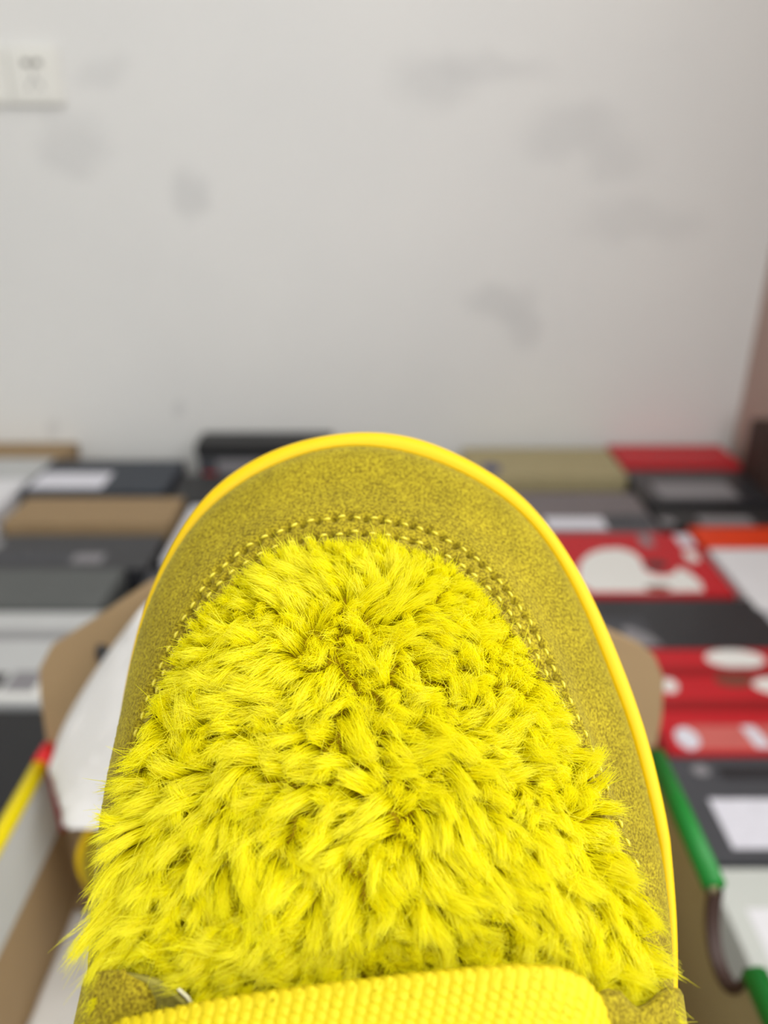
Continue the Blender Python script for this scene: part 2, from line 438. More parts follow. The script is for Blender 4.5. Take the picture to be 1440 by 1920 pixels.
shoe_box('red shoe box with white swish, dark stripes and a salmon label', 0.345, 0.660, 0.718, 0.932, 0.102, M['red'], M['red'],
         prints=[('emblem', 'white_print', ell(0.500, 0.908, 0.042, 0.022)), ('emblem', 'white_print', ell(0.535, 0.845, 0.036, 0.018, rot=-0.1)), ('lid_mark', 'brown_print', ell(0.478, 0.858, 0.026, 0.014)),
                 ('lid_stripe', 'dark_red', 0.346, 0.659, 0.868, 0.886), ('lid_stripe', 'dark_red', 0.346, 0.659, 0.794, 0.814),  # far stripe is print, near one a darker red band across the lid
                 ('label', 'pink_label', 0.374, 0.655, 0.722, 0.764), ('label_mark', 'label', ell(0.372, 0.741, 0.014, 0.019)), ('label_mark', 'label', [(0.450, 0.724), (0.470, 0.724), (0.462, 0.762), (0.446, 0.762)]), ('printed_dot', 'white_print', ell(0.384, 0.845, 0.012, 0.014))])
shoe_box('slate grey shoe box with a white label beside the green rim', 0.330, 0.640, 0.562, 0.712, 0.100, M['slate'], M['slate'],
         prints=[('label', 'label', 0.362, 0.470, 0.578, 0.646), ('lid_mark', 'grey_label', ell(0.370, 0.690, 0.010, 0.009)), ('printed_band', 'black_gloss', 0.390, 0.630, 0.676, 0.696)])
shoe_box('pale grey shoe box nearest the viewer at the right edge', 0.325, 0.635, 0.365, 0.554, 0.100, M['pale'], M['pale'],
         prints=[('printed_panel', 'white_card', 0.345, 0.630, 0.370, 0.508)])
# far right column
shoe_box('red shoe box in the far right corner against the wall', 0.552, 0.828, 1.662, 1.795, 0.106, M['red'], M['red'])
shoe_box('black shoe box with a grey label in front of the corner red one', 0.550, 0.815, 1.466, 1.640, 0.100, M['black_gloss'], M['black'],
         prints=[('label', 'grey_label', 0.586, 0.752, 1.482, 1.570)])
shoe_box('black shoe box with small grey marks behind the orange one', 0.545, 0.836, 1.352, 1.440, 0.096, M['black'], M['black'],
         prints=[('lid_mark', 'grey_label', ell(0.562, 1.375, 0.014, 0.018)), ('label', 'grey_label', 0.625, 0.730, 1.358, 1.398)])
shoe_box('orange shoe box at the right edge beside the red one', 0.590, 0.838, 1.262, 1.344, 0.100, M['orange'], M['orange'])
shoe_box('white shoe box at the right edge below the orange one', 0.594, 0.838, 1.045, 1.252, 0.100, M['white_card'], M['light_grey'])
t = tag(empty('storage_carton', (0.846, 1.600, 0)), 'dark brown carton standing on end in the right corner', 'carton')
box_obj('carton_body', -0.024, 0.024, -0.05, 0.05, 0, 0.222, M['brown'], t, 0.002)
box_obj('carton_flap', -0.0245, 0.0245, -0.0505, 0.0, 0.222, 0.224, M['brown'], t)

# ------------------------------------------------------------------ stool and the open box on it
BX0, BX1, BY0, BY1, BZ0, BZ1 = -0.184, 0.148, 0.115, 0.325, 0.352, 0.460
st = tag(empty('wooden_stool', (-0.018, 0.22, 0)), 'low wooden stool under the open shoe box', 'stool')
box_obj('seat', -0.13, 0.13, -0.085, 0.085, 0.326, 0.350, M['wood'], st, 0.004)
for sx in (-1, 1):
    for sy in (-1, 1):
        box_obj('leg', sx * 0.105 - 0.014, sx * 0.105 + 0.014, sy * 0.065 - 0.014, sy * 0.065 + 0.014, 0, 0.327, M['wood'], st, 0.002)
    box_obj('stretcher', sx * 0.105 - 0.008, sx * 0.105 + 0.008, -0.055, 0.055, 0.12, 0.145, M['wood'], st)

ob = tag(empty('open_shoe_box', (0, 0, BZ0)), 'open kraft shoe box with yellow and green rims below the held shoe', 'box')
Hh = BZ1 - BZ0
TH = 0.0035
box_obj('box_floor', BX0, BX1, BY0, BY1, 0, 0.003, M['kraft'], ob)
box_obj('back_wall', BX0 + TH, BX1 - TH, BY1 - TH, BY1, 0.003, Hh, M['kraft'], ob)
box_obj('front_wall', BX0 + TH, BX1 - TH, BY0, BY0 + TH, 0.003, Hh - 0.012, M['kraft'], ob)
lw = box_obj('left_wall', BX0, BX0 + TH, BY0, BY1, 0.003, Hh - 0.003, M['kraft'], ob)
box_obj('inner_liner', BX0 + TH, BX0 + TH + 0.0012, BY0 + 0.004, BY1 - 0.004, Hh - 0.047, Hh - 0.004, M['light_grey'], lw)
def rim_bar(name, x, y0, y1, z, r, mat, parent):
    bm = bmesh.new()
    bmesh.ops.create_cone(bm, cap_ends=True, segments=14, radius1=r, radius2=r, depth=y1 - y0,
                          matrix=Matrix.Translation((x, (y0 + y1) / 2, z)) @ Matrix.Rotation(math.pi / 2, 4, 'X'))
    return bm_obj(name, bm, mat, parent, True)
o = rim_bar('folded_rim', BX0 + 0.002, BY0, BY1 - 0.012, Hh - 0.002, 0.0042, M['yellow_edge'], lw); o['label'] = 'yellow folded rim'
o = rim_bar('rim_corner', BX0 + 0.003, BY1 - 0.012, BY1 + 0.001, Hh - 0.001, 0.0048, M['red_edge'], lw); o['label'] = 'red folded corner'
bm = bmesh.new()
box_bm(BX0 + TH + 0.0012, BX0 + TH + 0.0035, BY1 - 0.0125, BY1 - 0.0085, Hh - 0.050, Hh - 0.002, 0.001, bm)
o = bm_obj('corner_tab', bm, M['dark_red'], lw); o['label'] = 'red corner tab'
# right wall with an oval thumb hole that cuts the rim
def right_wall():
    yc, a, b = 0.2195, 0.0205, 0.029
    ys = [BY0 + (BY1 - BY0) * i / 84 for i in range(85)]
    P = []
    bm = bmesh.new()
    prev = None
    for y in ys:
        d = (y - yc) / a
        top = Hh - 0.003
        if abs(d) < 1: top = Hh - 0.003 - b * math.sqrt(1 - d * d)
        ring = [bm.verts.new(c) for c in ((BX1 - TH, y, 0.003), (BX1, y, 0.003), (BX1, y, top), (BX1 - TH, y, top))]
        if prev:
            for i in range(4):
                bm.faces.new((prev[i], prev[(i + 1) % 4], ring[(i + 1) % 4], ring[i]))
        else:
            bm.faces.new(ring)
        prev = ring
    bm.faces.new(prev[::-1])
    w = bm_obj('right_wall', bm, M['kraft_olive'], ob)
    for y0, y1 in ((BY0, yc - a), (yc + a, BY1 - 0.004)):
        q = rim_bar('folded_rim', BX1 - 0.002, y0, y1, Hh - 0.002, 0.0052, M['green_edge'], w); q['label'] = 'green folded rim'
    # coated edge lining the thumb hole
    n = 20
    bm = bmesh.new(); prev = None
    for i in range(n + 1):
        q = math.pi * i / n
        y = yc - a * math.cos(q); z = Hh - 0.003 - b * math.sin(q)
        y2 = yc - (a - 0.0035) * math.cos(q); z2 = Hh - 0.003 - (b - 0.0035) * math.sin(q)
        ring = [bm.verts.new(c) for c in ((BX1 - TH - 0.001, y, z), (BX1 + 0.001, y, z), (BX1 + 0.001, y2, z2), (BX1 - TH - 0.001, y2, z2))]
        if prev:
            for k in range(4):
                bm.faces.new((prev[k], prev[(k + 1) % 4], ring[(k + 1) % 4], ring[k]))
        prev = ring
    q = bm_obj('hole_edge', bm, M['brown'], w); q['label'] = 'dark brown edge of thumb hole'
right_wall()
# lid flap standing up behind, with chamfered corners and a slot
def lid_flap():
    y = BY1 + 0.0005
    out = [(-0.1825, 0.0), (-0.1800, 0.035), (-0.1770, 0.052), (-0.1690, 0.0648), (-0.1440, 0.0815), (-0.115, 0.1017), (-0.06, 0.120), (0.01, 0.120), (0.06, 0.098),
           (0.1156, 0.073), (0.1301, 0.0656), (0.1388, 0.0578), (0.1449, 0.0451), (0.1475, 0.020), (0.1475, 0.0)]
    hole = [(-0.1430 + 0.0050 * math.cos(q), 0.0575 + 0.0095 * math.sin(q)) for q in (2 * math.pi * i / 16 for i in range(16))]
    bm = bmesh.new()
    ov = [bm.verts.new((x, y, Hh + z)) for x, z in out]
    hv = [bm.verts.new((x, y, Hh + z)) for x, z in hole]
    es = [bm.edges.new((ov[i], ov[(i + 1) % len(ov)])) for i in range(len(ov))]
    es += [bm.edges.new((hv[i], hv[(i + 1) % len(hv)])) for i in range(len(hv))]
    bmesh.ops.triangle_fill(bm, edges=es, use_beauty=True)
    r = bmesh.ops.extrude_face_region(bm, geom=bm.faces[:])
    bmesh.ops.translate(bm, verts=[v for v in r['geom'] if isinstance(v, bmesh.types.BMVert)], vec=(0, 0.003, 0))
    o = bm_obj('lid_flap', bm, M['kraft'], ob); o['label'] = 'kraft lid flap standing up with a slot'
lid_flap()

# crumpled tissue paper in the back of the box
def smooth_noise(n, m, k, seed):
    r = np.random.default_rng(seed)
    g = r.standard_normal((k + 3, k + 3))
    xs = np.linspace(0, k, n); ys = np.linspace(0, k, m)
    out = np.zeros((n, m))
    for i, x in enumerate(xs):
        a = int(x); fx = x - a; fx = fx * fx * (3 - 2 * fx)
        row = g[a] * (1 - fx) + g[a + 1] * fx
        b = ys.astype(int); fy = ys - b; fy = fy * fy * (3 - 2 * fy)
        out[i] = row[b] * (1 - fy) + row[b + 1] * fy
    return out
def tissue():
    n, m = 90, 70
    P = np.zeros((n, m, 3))
    cr = 0.0030 * smooth_noise(n, m, 7, 3) + 0.0016 * np.abs(smooth_noise(n, m, 16, 4))
    for i in range(n):
        s = i / (n - 1)
        xa = -0.172 + 0.222 * s
        x = xa
        ridge = 0.462 + 0.083 * min(1, max(0, (x + 0.174) / 0.062)) ** 0.75 + 0.018 * math.sin(min(1, s * 2.2) * 1.4)
        zl = 0.450 + 0.026 * min(1, max(0, (x + 0.150) / 0.03))
        for j in range(m):
            t = j / (m - 1)
            if t < 0.4:
                q = t / 0.4
                y = 0.315 - 0.014 * q; z = ridge - 0.012 * q * q
            else:
                q = (t - 0.4) / 0.6
                y = 0.301 - 0.022 * q; z = (ridge - 0.012) + (zl - (ridge - 0.012)) * q ** 1.1
            f = min(1.0, 6 * t, 3 * (1 - t) + 0.3)
            x = xa + 0.024 * (1 - s) * max(0.0, t - 0.3)
            P[i, j] = (x, y - abs(cr[i, j]) * 0.9 * f, z + cr[i, j] * 0.6 * f)
    o = grid_obj('tissue_paper', P, M['tissue'])
    md = o.modifiers.new('thickness', 'SOLIDIFY'); md.thickness = 0.0004
    tag(o, 'crumpled white tissue paper heaped at the back of the open box', 'paper')
    n, m = 50, 40
    cr = 0.0010 * np.abs(smooth_noise(n, m, 8, 9))
    P = np.zeros((n, m, 3))
    for i in range(n):
        for j in range(m):
            P[i, j] = (-0.1782 + 0.14 * i / (n - 1), 0.122 + 0.185 * j / (m - 1), 0.3562 + cr[i, j])
    o = grid_obj('tissue_paper', P, M['tissue'])
    md = o.modifiers.new('thickness', 'SOLIDIFY'); md.thickness = 0.0004
    tag(o, 'flat white tissue paper sheet on the floor of the open box', 'paper')
tissue()

# control points of the shoe, mm
CURVES = {
    'rim': (14, [
        (-44.4,-49.5,0.0), (-46.6,-27.6,0.0), (-47.5,-15.0,0.0), (-47.6,-5.2,0.0), (-47.4,3.5,0.0), (-46.3,14.4,0.0), (-44.5,25.5,0.0), (-41.4,34.6,0.0),
        (-38.8,40.6,0.0), (-34.5,48.0,0.0), (-30.6,52.1,0.0), (-24.2,56.8,0.0), (-17.6,59.9,0.0), (-10.8,61.8,0.0), (-1.4,63.0,0.0), (7.6,62.2,0.0),
        (14.3,59.9,0.0), (20.9,56.5,0.0), (27.6,52.2,0.0), (32.3,48.0,0.0), (37.0,41.8,0.0), (41.5,34.2,0.0), (45.9,23.9,0.0), (50.0,11.8,0.0),
        (52.8,1.6,0.0), (54.5,-8.4,0.0), (55.4,-15.0,0.0), (55.8,-23.1,0.0), (55.8,-30.2,0.0), (55.4,-36.7,0.0), (53.9,-49.5,0.0)]),
    'seam': (14, [
        (-42.1,-49.7,-0.5), (-44.2,-27.7,-0.5), (-45.1,-15.1,-0.5), (-45.3,-5.3,-0.5), (-45.3,3.5,-0.5), (-44.9,14.4,-0.5), (-43.3,25.6,-0.5), (-39.9,34.5,-0.5),
        (-37.2,39.9,-0.5), (-33.3,45.5,-0.5), (-27.4,50.9,-0.5), (-20.9,55.0,-0.5), (-14.1,57.9,-0.5), (-7.4,59.7,-0.5), (-1.4,60.1,-0.5), (7.5,58.6,-0.5),
        (11.0,57.5,-0.5), (17.7,54.7,-0.5), (24.2,51.0,-0.5), (29.1,47.4,-0.5), (33.9,42.3,-0.5), (38.5,34.9,-0.5), (42.2,26.4,-0.5), (44.4,20.2,-0.5),
        (47.2,11.7,-0.5), (49.6,4.8,-0.5), (52.2,-7.5,-0.5), (53.4,-15.3,-0.5), (54.3,-22.0,-0.5), (54.6,-29.9,-0.5), (54.6,-36.3,-0.5), (53.2,-49.7,-0.5)]),
    'stitch_outer': (19, [
        (-38.3,-40.4,24.0), (-38.8,-33.5,23.9), (-39.5,-22.3,22.5), (-39.6,-11.8,21.2), (-38.9,-3.1,20.1), (-37.6,5.2,19.1), (-35.4,13.3,18.1), (-33.6,18.4,17.4),
        (-31.2,23.8,16.7), (-29.7,26.7,16.4), (-28.3,29.2,16.0), (-26.6,31.6,15.7), (-24.5,33.6,15.4), (-22.1,35.4,15.1), (-19.4,37.0,14.9), (-16.4,38.6,14.6),
        (-13.2,39.7,14.4), (-10.2,40.5,14.2), (-7.1,41.3,14.1), (-3.6,41.5,14.0), (-0.5,41.2,14.1), (3.1,40.6,14.2), (6.4,40.2,14.3), (9.7,39.4,14.5),
        (12.5,38.0,14.7), (15.3,36.5,15.0), (17.8,34.7,15.2), (20.2,32.8,15.5), (22.8,30.4,15.8), (24.6,28.1,16.1), (27.8,23.1,16.8), (29.2,20.6,17.1),
        (30.4,17.8,17.5), (31.4,15.0,17.9), (32.6,12.4,18.2), (33.8,9.8,18.5), (34.7,7.1,18.8), (35.7,4.4,19.2), (36.7,1.9,19.5), (37.7,-0.8,19.8),
        (38.4,-3.4,20.1), (40.6,-11.1,21.1), (42.9,-17.1,21.8), (44.4,-22.2,22.5), (45.1,-28.0,23.2), (44.2,-40.4,24.0)]),
    'stitch_inner': (20, [
        (-36.3,-39.4,26.5), (-36.9,-32.8,26.2), (-37.5,-21.8,24.6), (-37.6,-11.5,23.2), (-37.0,-2.9,22.1), (-35.8,5.3,21.0), (-34.4,11.7,20.1), (-33.0,15.7,19.6),
        (-31.1,19.7,19.0), (-29.3,23.2,18.5), (-27.9,25.7,18.2), (-26.3,28.4,17.8), (-24.5,30.3,17.5), (-22.3,31.6,17.3), (-20.3,33.0,17.0), (-17.4,34.7,16.8),
        (-14.3,35.9,16.5), (-11.4,36.8,16.3), (-8.7,37.3,16.2), (-5.6,37.8,16.1), (-2.4,38.0,16.0), (0.4,37.9,16.1), (3.8,37.4,16.2), (6.9,36.9,16.3),
        (9.6,36.1,16.5), (12.2,35.0,16.7), (15.0,33.2,17.0), (17.2,31.3,17.3), (19.5,29.6,17.6), (21.9,27.2,17.9), (24.8,23.2,18.5), (28.0,18.1,19.2),
        (28.9,15.6,19.6), (30.9,11.4,20.1), (32.6,7.6,20.7), (33.7,5.0,21.0), (36.2,-2.9,22.1), (38.4,-10.8,23.1), (40.4,-16.7,23.9), (42.0,-21.8,24.6),
        (42.8,-27.4,25.4), (41.8,-39.4,26.5)]),
    'fur_edge': (14, [
        (-34.6,-38.7,28.5), (-35.0,-32.2,27.9), (-35.7,-21.4,26.2), (-35.7,-11.3,24.7), (-35.1,-2.8,23.5), (-34.0,5.3,22.4), (-32.2,11.2,21.5), (-30.4,15.6,20.9),
        (-28.4,19.6,20.2), (-26.2,23.3,19.7), (-22.9,27.5,19.0), (-18.5,30.9,18.4), (-13.0,33.4,17.9), (-6.4,34.6,17.6), (0.2,34.8,17.5), (5.8,34.0,17.8),
        (10.5,32.4,18.1), (15.1,29.9,18.6), (18.7,27.1,19.1), (22.6,21.9,19.9), (25.8,16.9,20.7), (28.6,11.7,21.4), (31.5,5.0,22.4), (34.2,-2.8,23.5),
        (36.3,-10.5,24.6), (38.3,-16.4,25.5), (39.9,-21.4,26.2), (40.6,-26.9,27.1), (39.6,-38.7,28.5)]),
    'bulge': (15, [
        (-44.9,-44.6,13.0), (-44.5,-38.6,13.0), (-45.2,-24.6,12.6), (-45.4,-13.2,12.0), (-44.9,-4.2,11.6), (-43.6,3.8,11.2), (-42.3,13.2,10.7), (-40.2,21.0,10.3),
        (-37.9,27.4,9.9), (-34.8,32.9,9.6), (-30.7,37.9,9.4), (-25.4,42.5,9.1), (-19.5,46.1,8.8), (-13.4,48.4,8.7), (-7.3,49.6,8.6), (-1.1,50.0,8.5),
        (5.1,49.3,8.6), (11.2,47.7,8.7), (17.3,44.9,8.9), (22.3,41.2,9.2), (26.6,36.5,9.4), (30.8,30.4,9.8), (34.5,22.9,10.2), (37.6,15.3,10.6),
        (39.9,7.8,10.9), (42.1,0.6,11.3), (44.9,-9.0,11.8), (47.1,-16.5,12.2), (48.4,-23.8,12.6), (49.0,-30.9,12.9), (48.0,-44.6,13.0)]),
}

# ------------------------------------------------------------------ the yellow shoe (shoe frame in mm: u right, v to the toe, w up from the sole)
MM = 0.001
def catmull(P, n):
    P = np.asarray(P, float)
    d = np.r_[0, np.cumsum(np.linalg.norm(np.diff(P, axis=0), axis=1))]
    t = np.linspace(0, d[-1], n)
    dense = np.stack([np.interp(t, d, P[:, k]) for k in range(3)], 1)
    return dense
def smooth1(P, it):
    P = P.copy()
    for _ in range(it):
        P[1:-1] = 0.25 * P[:-2] + 0.5 * P[1:-1] + 0.25 * P[2:]
    return P
NB = 330                                   # samples on each side of the toe tip
def rail(name, it=220):
    i0, pts = CURVES[name]
    pts = np.array(pts)
    L = catmull(pts[:i0 + 1], NB + 1); R = catmull(pts[i0:], NB + 1)
    P = np.r_[L, R[1:]]
    P = smooth1(P, it)
    # even out the spacing again on each side
    a = catmull(P[:NB + 1], NB + 1); b = catmull(P[NB:], NB + 1)
    return np.r_[a, b[1:]]
R_rim, R_seam, R_bulge, R_so, R_si, R_fur = (rail(k) for k in ('rim', 'seam', 'bulge', 'stitch_outer', 'stitch_inner', 'fur_edge'))
NT = 2 * NB + 1
_out = R_rim - np.array([2.0, -15.0, 0.0]); _out[:, 2] = 0; _out /= np.linalg.norm(_out, axis=1)[:, None]
R_rim = R_rim + _out * 0.55
R_seam = R_seam - _out * 0.55
_k = np.clip((20.0 - R_bulge[:, 1]) / 50.0, 0, 1) * (np.arange(NT) > NB)      # outer side stands steeper
R_bulge[:, 0] -= 3.2 * _k

def nat_spline(xk, Y, xq):
    """natural cubic spline through Y[k] at xk, evaluated at xq (vectorised over the other axes)"""
    n = len(xk); h = np.diff(xk)
    A = np.zeros((n, n)); A[0, 0] = A[-1, -1] = 1
    B = np.zeros((n,) + Y.shape[1:])
    for i in range(1, n - 1):
        A[i, i - 1] = h[i - 1]; A[i, i] = 2 * (h[i - 1] + h[i]); A[i, i + 1] = h[i]
        B[i] = 6 * ((Y[i + 1] - Y[i]) / h[i] - (Y[i] - Y[i - 1]) / h[i - 1])
    Mm = np.linalg.solve(A, B.reshape(n, -1)).reshape(B.shape)
    out = []
    for x in xq:
        i = min(n - 2, max(0, int(np.searchsorted(xk, x) - 1)))
        a = (xk[i + 1] - x) / h[i]; b = (x - xk[i]) / h[i]
        out.append(a * Y[i] + b * Y[i + 1] + ((a ** 3 - a) * Mm[i] + (b ** 3 - b) * Mm[i + 1]) * h[i] ** 2 / 6)
    return np.array(out)

shoe = bpy.data.objects.new('fur_shoe', None); link(shoe)
shoe.empty_display_size = 0.05
tag(shoe, 'bright yellow suede shoe with fluffy fur top held up close', 'shoe', 'the pair of yellow shoes')
PHI = math.radians(14)
up = Vector((0, math.sin(PITCH), math.cos(PITCH))); fw = Vector((0, math.cos(PITCH), -math.sin(PITCH)))
Vx = Vector((1, 0, 0)); Vv = up * math.cos(PHI) + fw * math.sin(PHI); Vw = up * math.sin(PHI) - fw * math.cos(PHI)
loc = Vector((0, 0, CAM_Z)) + Vx * -0.003017 + up * -0.044244 + fw * 0.145
SHOE_M = Matrix((( Vx.x, Vv.x, Vw.x, loc.x), (Vx.y, Vv.y, Vw.y, loc.y), (Vx.z, Vv.z, Vw.z, loc.z), (0, 0, 0, 1)))
shoe.matrix_world = SHOE_M

# --- midsole rim and outsole: closed outline round the heel
def heel_loop(P, back, widen=0.0):
    a, b = P[0], P[-1]
    n = 60
    q = np.linspace(0, math.pi, n + 2)[1:-1]
    c = 0.5 * (a + b)
    # from right end round the heel to the left end: narrow waist, then round heel
    pts = []
    ctrl = np.array([b, [b[0] - 6, -85, b[2]], [34 - widen, -125, b[2]], [30 - widen, -165, b[2]], [18 - widen * .6, back + 5, b[2]], [2, back, b[2]],
                     [-14 + widen * .6, back + 5, b[2]], [-28 + widen, -165, b[2]], [-34 + widen, -125, b[2]], [a[0] + 6, -85, b[2]], a])
    d = catmull(ctrl, 120)
    d = np.r_[P[-40:], d[1:-1], P[:40]]
    d = smooth1(d, 300)
    return np.r_[P[40:-40], d]
O = heel_loop(R_rim[::2], -196.0)
S = heel_loop(R_seam[::2], -193.0, 2.5)
nO = len(O)
S = S[:nO] if len(S) >= nO else S
prof = []
out_dir = np.zeros_like(O); tg = np.roll(O, -1, 0) - np.roll(O, 1, 0); tg /= np.linalg.norm(tg, axis=1)[:, None]
out_dir[:, 0] = -tg[:, 1]; out_dir[:, 1] = tg[:, 0]
cen = O.mean(0)
sgn = np.sign(((O - cen)[:, :2] * out_dir[:, :2]).sum(1).mean()); out_dir *= sgn
def ring(base, off, w):
    r = base + out_dir * off; r[:, 2] = w
    return r
inner = S.copy()
# section: groove under the upper, rounded top lip, side wall, foxing groove, bottom edge
wd = np.linalg.norm((O - S)[:, :2], axis=1)[:, None]
def mix(k, w):
    r = S * (1 - k) + O * k; r[:, 2] = w
    return r
sec = [mix(-0.8, -3.5), mix(-0.15, -3.2), mix(0.04, -1.4), mix(0.10, -0.35), mix(0.25, 0.15), mix(0.5, 0.3), mix(0.75, 0.1), mix(0.90, -0.35), mix(0.98, -1.0), mix(1.0, -1.9),
       ring(O, 0.0, -4), ring(O, -0.2, -14), ring(O, -0.8, -15), ring(O, -0.2, -16), ring(O, -0.3, -22), ring(O, -1.5, -24)]
grid_obj('midsole', np.stack(sec, 1) * MM, M['rubber'], shoe, close_u=True)
bot = ring(O, -1.5, -24.0); bot2 = ring(O, -1.9, -28.0)
nb = len(bot)
ov = np.r_[bot, bot2, bot2 * np.array([0.0, 1, 1]) + np.array([2.0, 0, 0])] * MM
of = []
for i in range(nb):
    j = (i + 1) % nb
    of += [(i, j, nb + j, nb + i), (nb + i, nb + j, 2 * nb + j, 2 * nb + i)]
mesh_obj('outsole', ov, of, M['rubber'], shoe)

ins = S.copy(); ins[:, 2] = -1.5; ni = len(ins)
mesh_obj('insole', np.r_[ins, ins * np.array([0.0, 1, 1]) + np.array([2.0, 0, 1.0])] * MM, [(i, (i + 1) % ni, ni + (i + 1) % ni, ni + i) for i in range(ni)], M['backing'], shoe)

# --- suede toe guard with stitch holes pressed into it
F_in = R_fur.copy()
cU = np.array([0.0, -20.0, 0.0])
dirn = cU - R_fur; dirn[:, 2] = 0
dirn /= np.linalg.norm(dirn, axis=1)[:, None]
F_in = R_fur + dirn * 0.7 + np.array([0, 0, -0.9])
F_up = R_fur - dirn * 0.5 + np.array([0, 0, 0.35])
seam_low = R_seam.copy(); seam_low[:, 2] -= 2.6; seam_low += (R_seam - R_rim) * np.array([0.25, 0.25, 0])
xk = np.array([0.0, 0.07, 0.40, 0.72, 0.84, 0.95, 1.0])
Yk = np.stack([seam_low, R_seam + np.array([0, 0, 0.5]), R_bulge, R_so, R_si, F_up, F_in])
NS = 96
sq = np.linspace(0, 1, NS)
G = np.transpose(nat_spline(xk, Yk, sq), (1, 0, 2))           # NT x NS x 3
def grid_normals(G):
    du = np.gradient(G, axis=0); dv = np.gradient(G, axis=1)
    n = np.cross(du, dv); n /= np.linalg.norm(n, axis=2)[:, :, None] + 1e-12
    if n[n.shape[0] // 2, n.shape[1] // 2, 2] < 0: n = -n
    return n
Nn = grid_normals(G)
def stitch_places(railP, i_start, i_end, step):
    seg = railP[i_start:i_end]
    d = np.r_[0, np.cumsum(np.linalg.norm(np.diff(seg, axis=0), axis=1))]
    k = int(d[-1] / step)
    t = (np.arange(k) + 0.5) * step
    return np.stack([np.interp(t, d, seg[:, a]) for a in range(3)], 1)
def vidx(P, v, side):      # index on a rail where v crosses, on one side of the toe
    half = np.arange(NB + 1) if side < 0 else np.arange(NB, NT)
    return int(half[np.argmin(np.abs(P[half, 1] - v))])
so_pts = stitch_places(R_so, vidx(R_so, -2, -1), vidx(R_so, -20, 1), 1.46)
si_pts = stitch_places(R_si, vidx(R_si, 8, -1), vidx(R_si, -8, 1), 1.46)
flat = G.reshape(-1, 3); disp = np.zeros(len(flat))
stitches = []
for pts in (so_pts, si_pts):
    for i, p in enumerate(pts):
        jit = rng.normal(0, 0.10, 3) * np.array([1, 1, 0])
        q = p + jit
        d2 = ((flat[:, :2] - q[:2]) ** 2).sum(1)
        near = int(np.argmin(d2))
        if i % 2 == 0:
            disp -= 2.2 * np.exp(-d2 / (2 * 0.40 ** 2))
        else:
            a = pts[max(0, i - 1)]; b = pts[min(len(pts) - 1, i + 1)]
            stitches.append((near, b - a))
            disp -= 0.20 * np.exp(-d2 / (2 * 0.8 ** 2))
# the two rows pull the leather into a shallow channel, the cut edge rolls up a little
disp += rng.normal(0, 0.035, len(flat))
G2 = (flat + Nn.reshape(-1, 3) * disp[:, None]).reshape(G.shape)
guard = grid_obj('toe_guard', G2 * MM, M['suede'], shoe)
guard['label'] = 'olive yellow suede toe guard'
# one stitch mesh shared by all
bm = bmesh.new()
bmesh.ops.create_uvsphere(bm, u_segments=8, v_segments=6, radius=1.0)
for v in bm.verts:
    v.co = Vector((v.co.x * 0.78e-3, v.co.y * 0.28e-3, v.co.z * 0.32e-3 - 0.15e-3 * v.co.x * v.co.x))
st_me = bpy.data.meshes.new('stitch'); bm.to_mesh(st_me); bm.free()
st_me.polygons.foreach_set('use_smooth', [True] * len(st_me.polygons)); st_me.materials.append(M['thread'])
Nf = Nn.reshape(-1, 3); G2f = G2.reshape(-1, 3)
for near, d in stitches:
    n = Vector(Nf[near]); x = Vector(d).normalized(); x = (x - n * x.dot(n)).normalized(); y = n.cross(x)
    p = Vector(G2f[near]) + n * 0.2
    o = bpy.data.objects.new('stitch', st_me); link(o, guard)
    twist = random.uniform(-0.25, 0.25)
    o.matrix_local = Matrix(((x.x, y.x, n.x, p.x * MM), (x.y, y.y, n.y, p.y * MM), (x.z, y.z, n.z, p.z * MM), (0, 0, 0, 1))) @ Matrix.Rotation(twist, 4, 'Z')

# --- vamp and tongue under the fur: a dome between the two fur edges, rising towards the ankle
NV, NU = 150, 90
edge_L = R_fur[:NB + 1][::-1]; edge_R = R_fur[NB:]
def ext(E, side):      # carry the edge back under the laces
    e = E[-1]
    add = np.array([e + np.array([-side * 0.05 * k, -1.0 * k, 0.55 * k]) for k in range(1, 46)])
    return np.r_[E, add]
eL = catmull(ext(edge_L, -1), 400); eR = catmull(ext(edge_R, 1), 400)
ii = np.unique((np.linspace(0, 1, NV) ** 1.5 * 399).round().astype(int)); NV = len(ii)
D = np.zeros((NV, NU, 3))
sx_ = np.linspace(-1, 1, NU)
sx_ = np.sin(sx_ * math.pi / 2)
for a, i in enumerate(ii):
    l, r = eL[i], eR[i]
    we = 0.5 * (l[2] + r[2])
    vm = 0.5 * (l[1] + r[1])
    crest = 17.0 + 19.0 * (1 - math.exp(-max(0, 35.0 - vm) / 26.0)) + max(0, -vm - 25) * 0.35
    rise = max(0.0, crest - we)
    for b, s in enumerate(sx_):
        k = (s + 1) / 2
        p = l * (1 - k) + r * k
        p = p.copy(); p[2] += rise * (1 - abs(s) ** 2.2) - 1.0
        D[a, b] = p
vamp = grid_obj('vamp', D * MM, M['backing'], shoe)
vamp['label'] = 'yellow fur covered vamp and tongue'

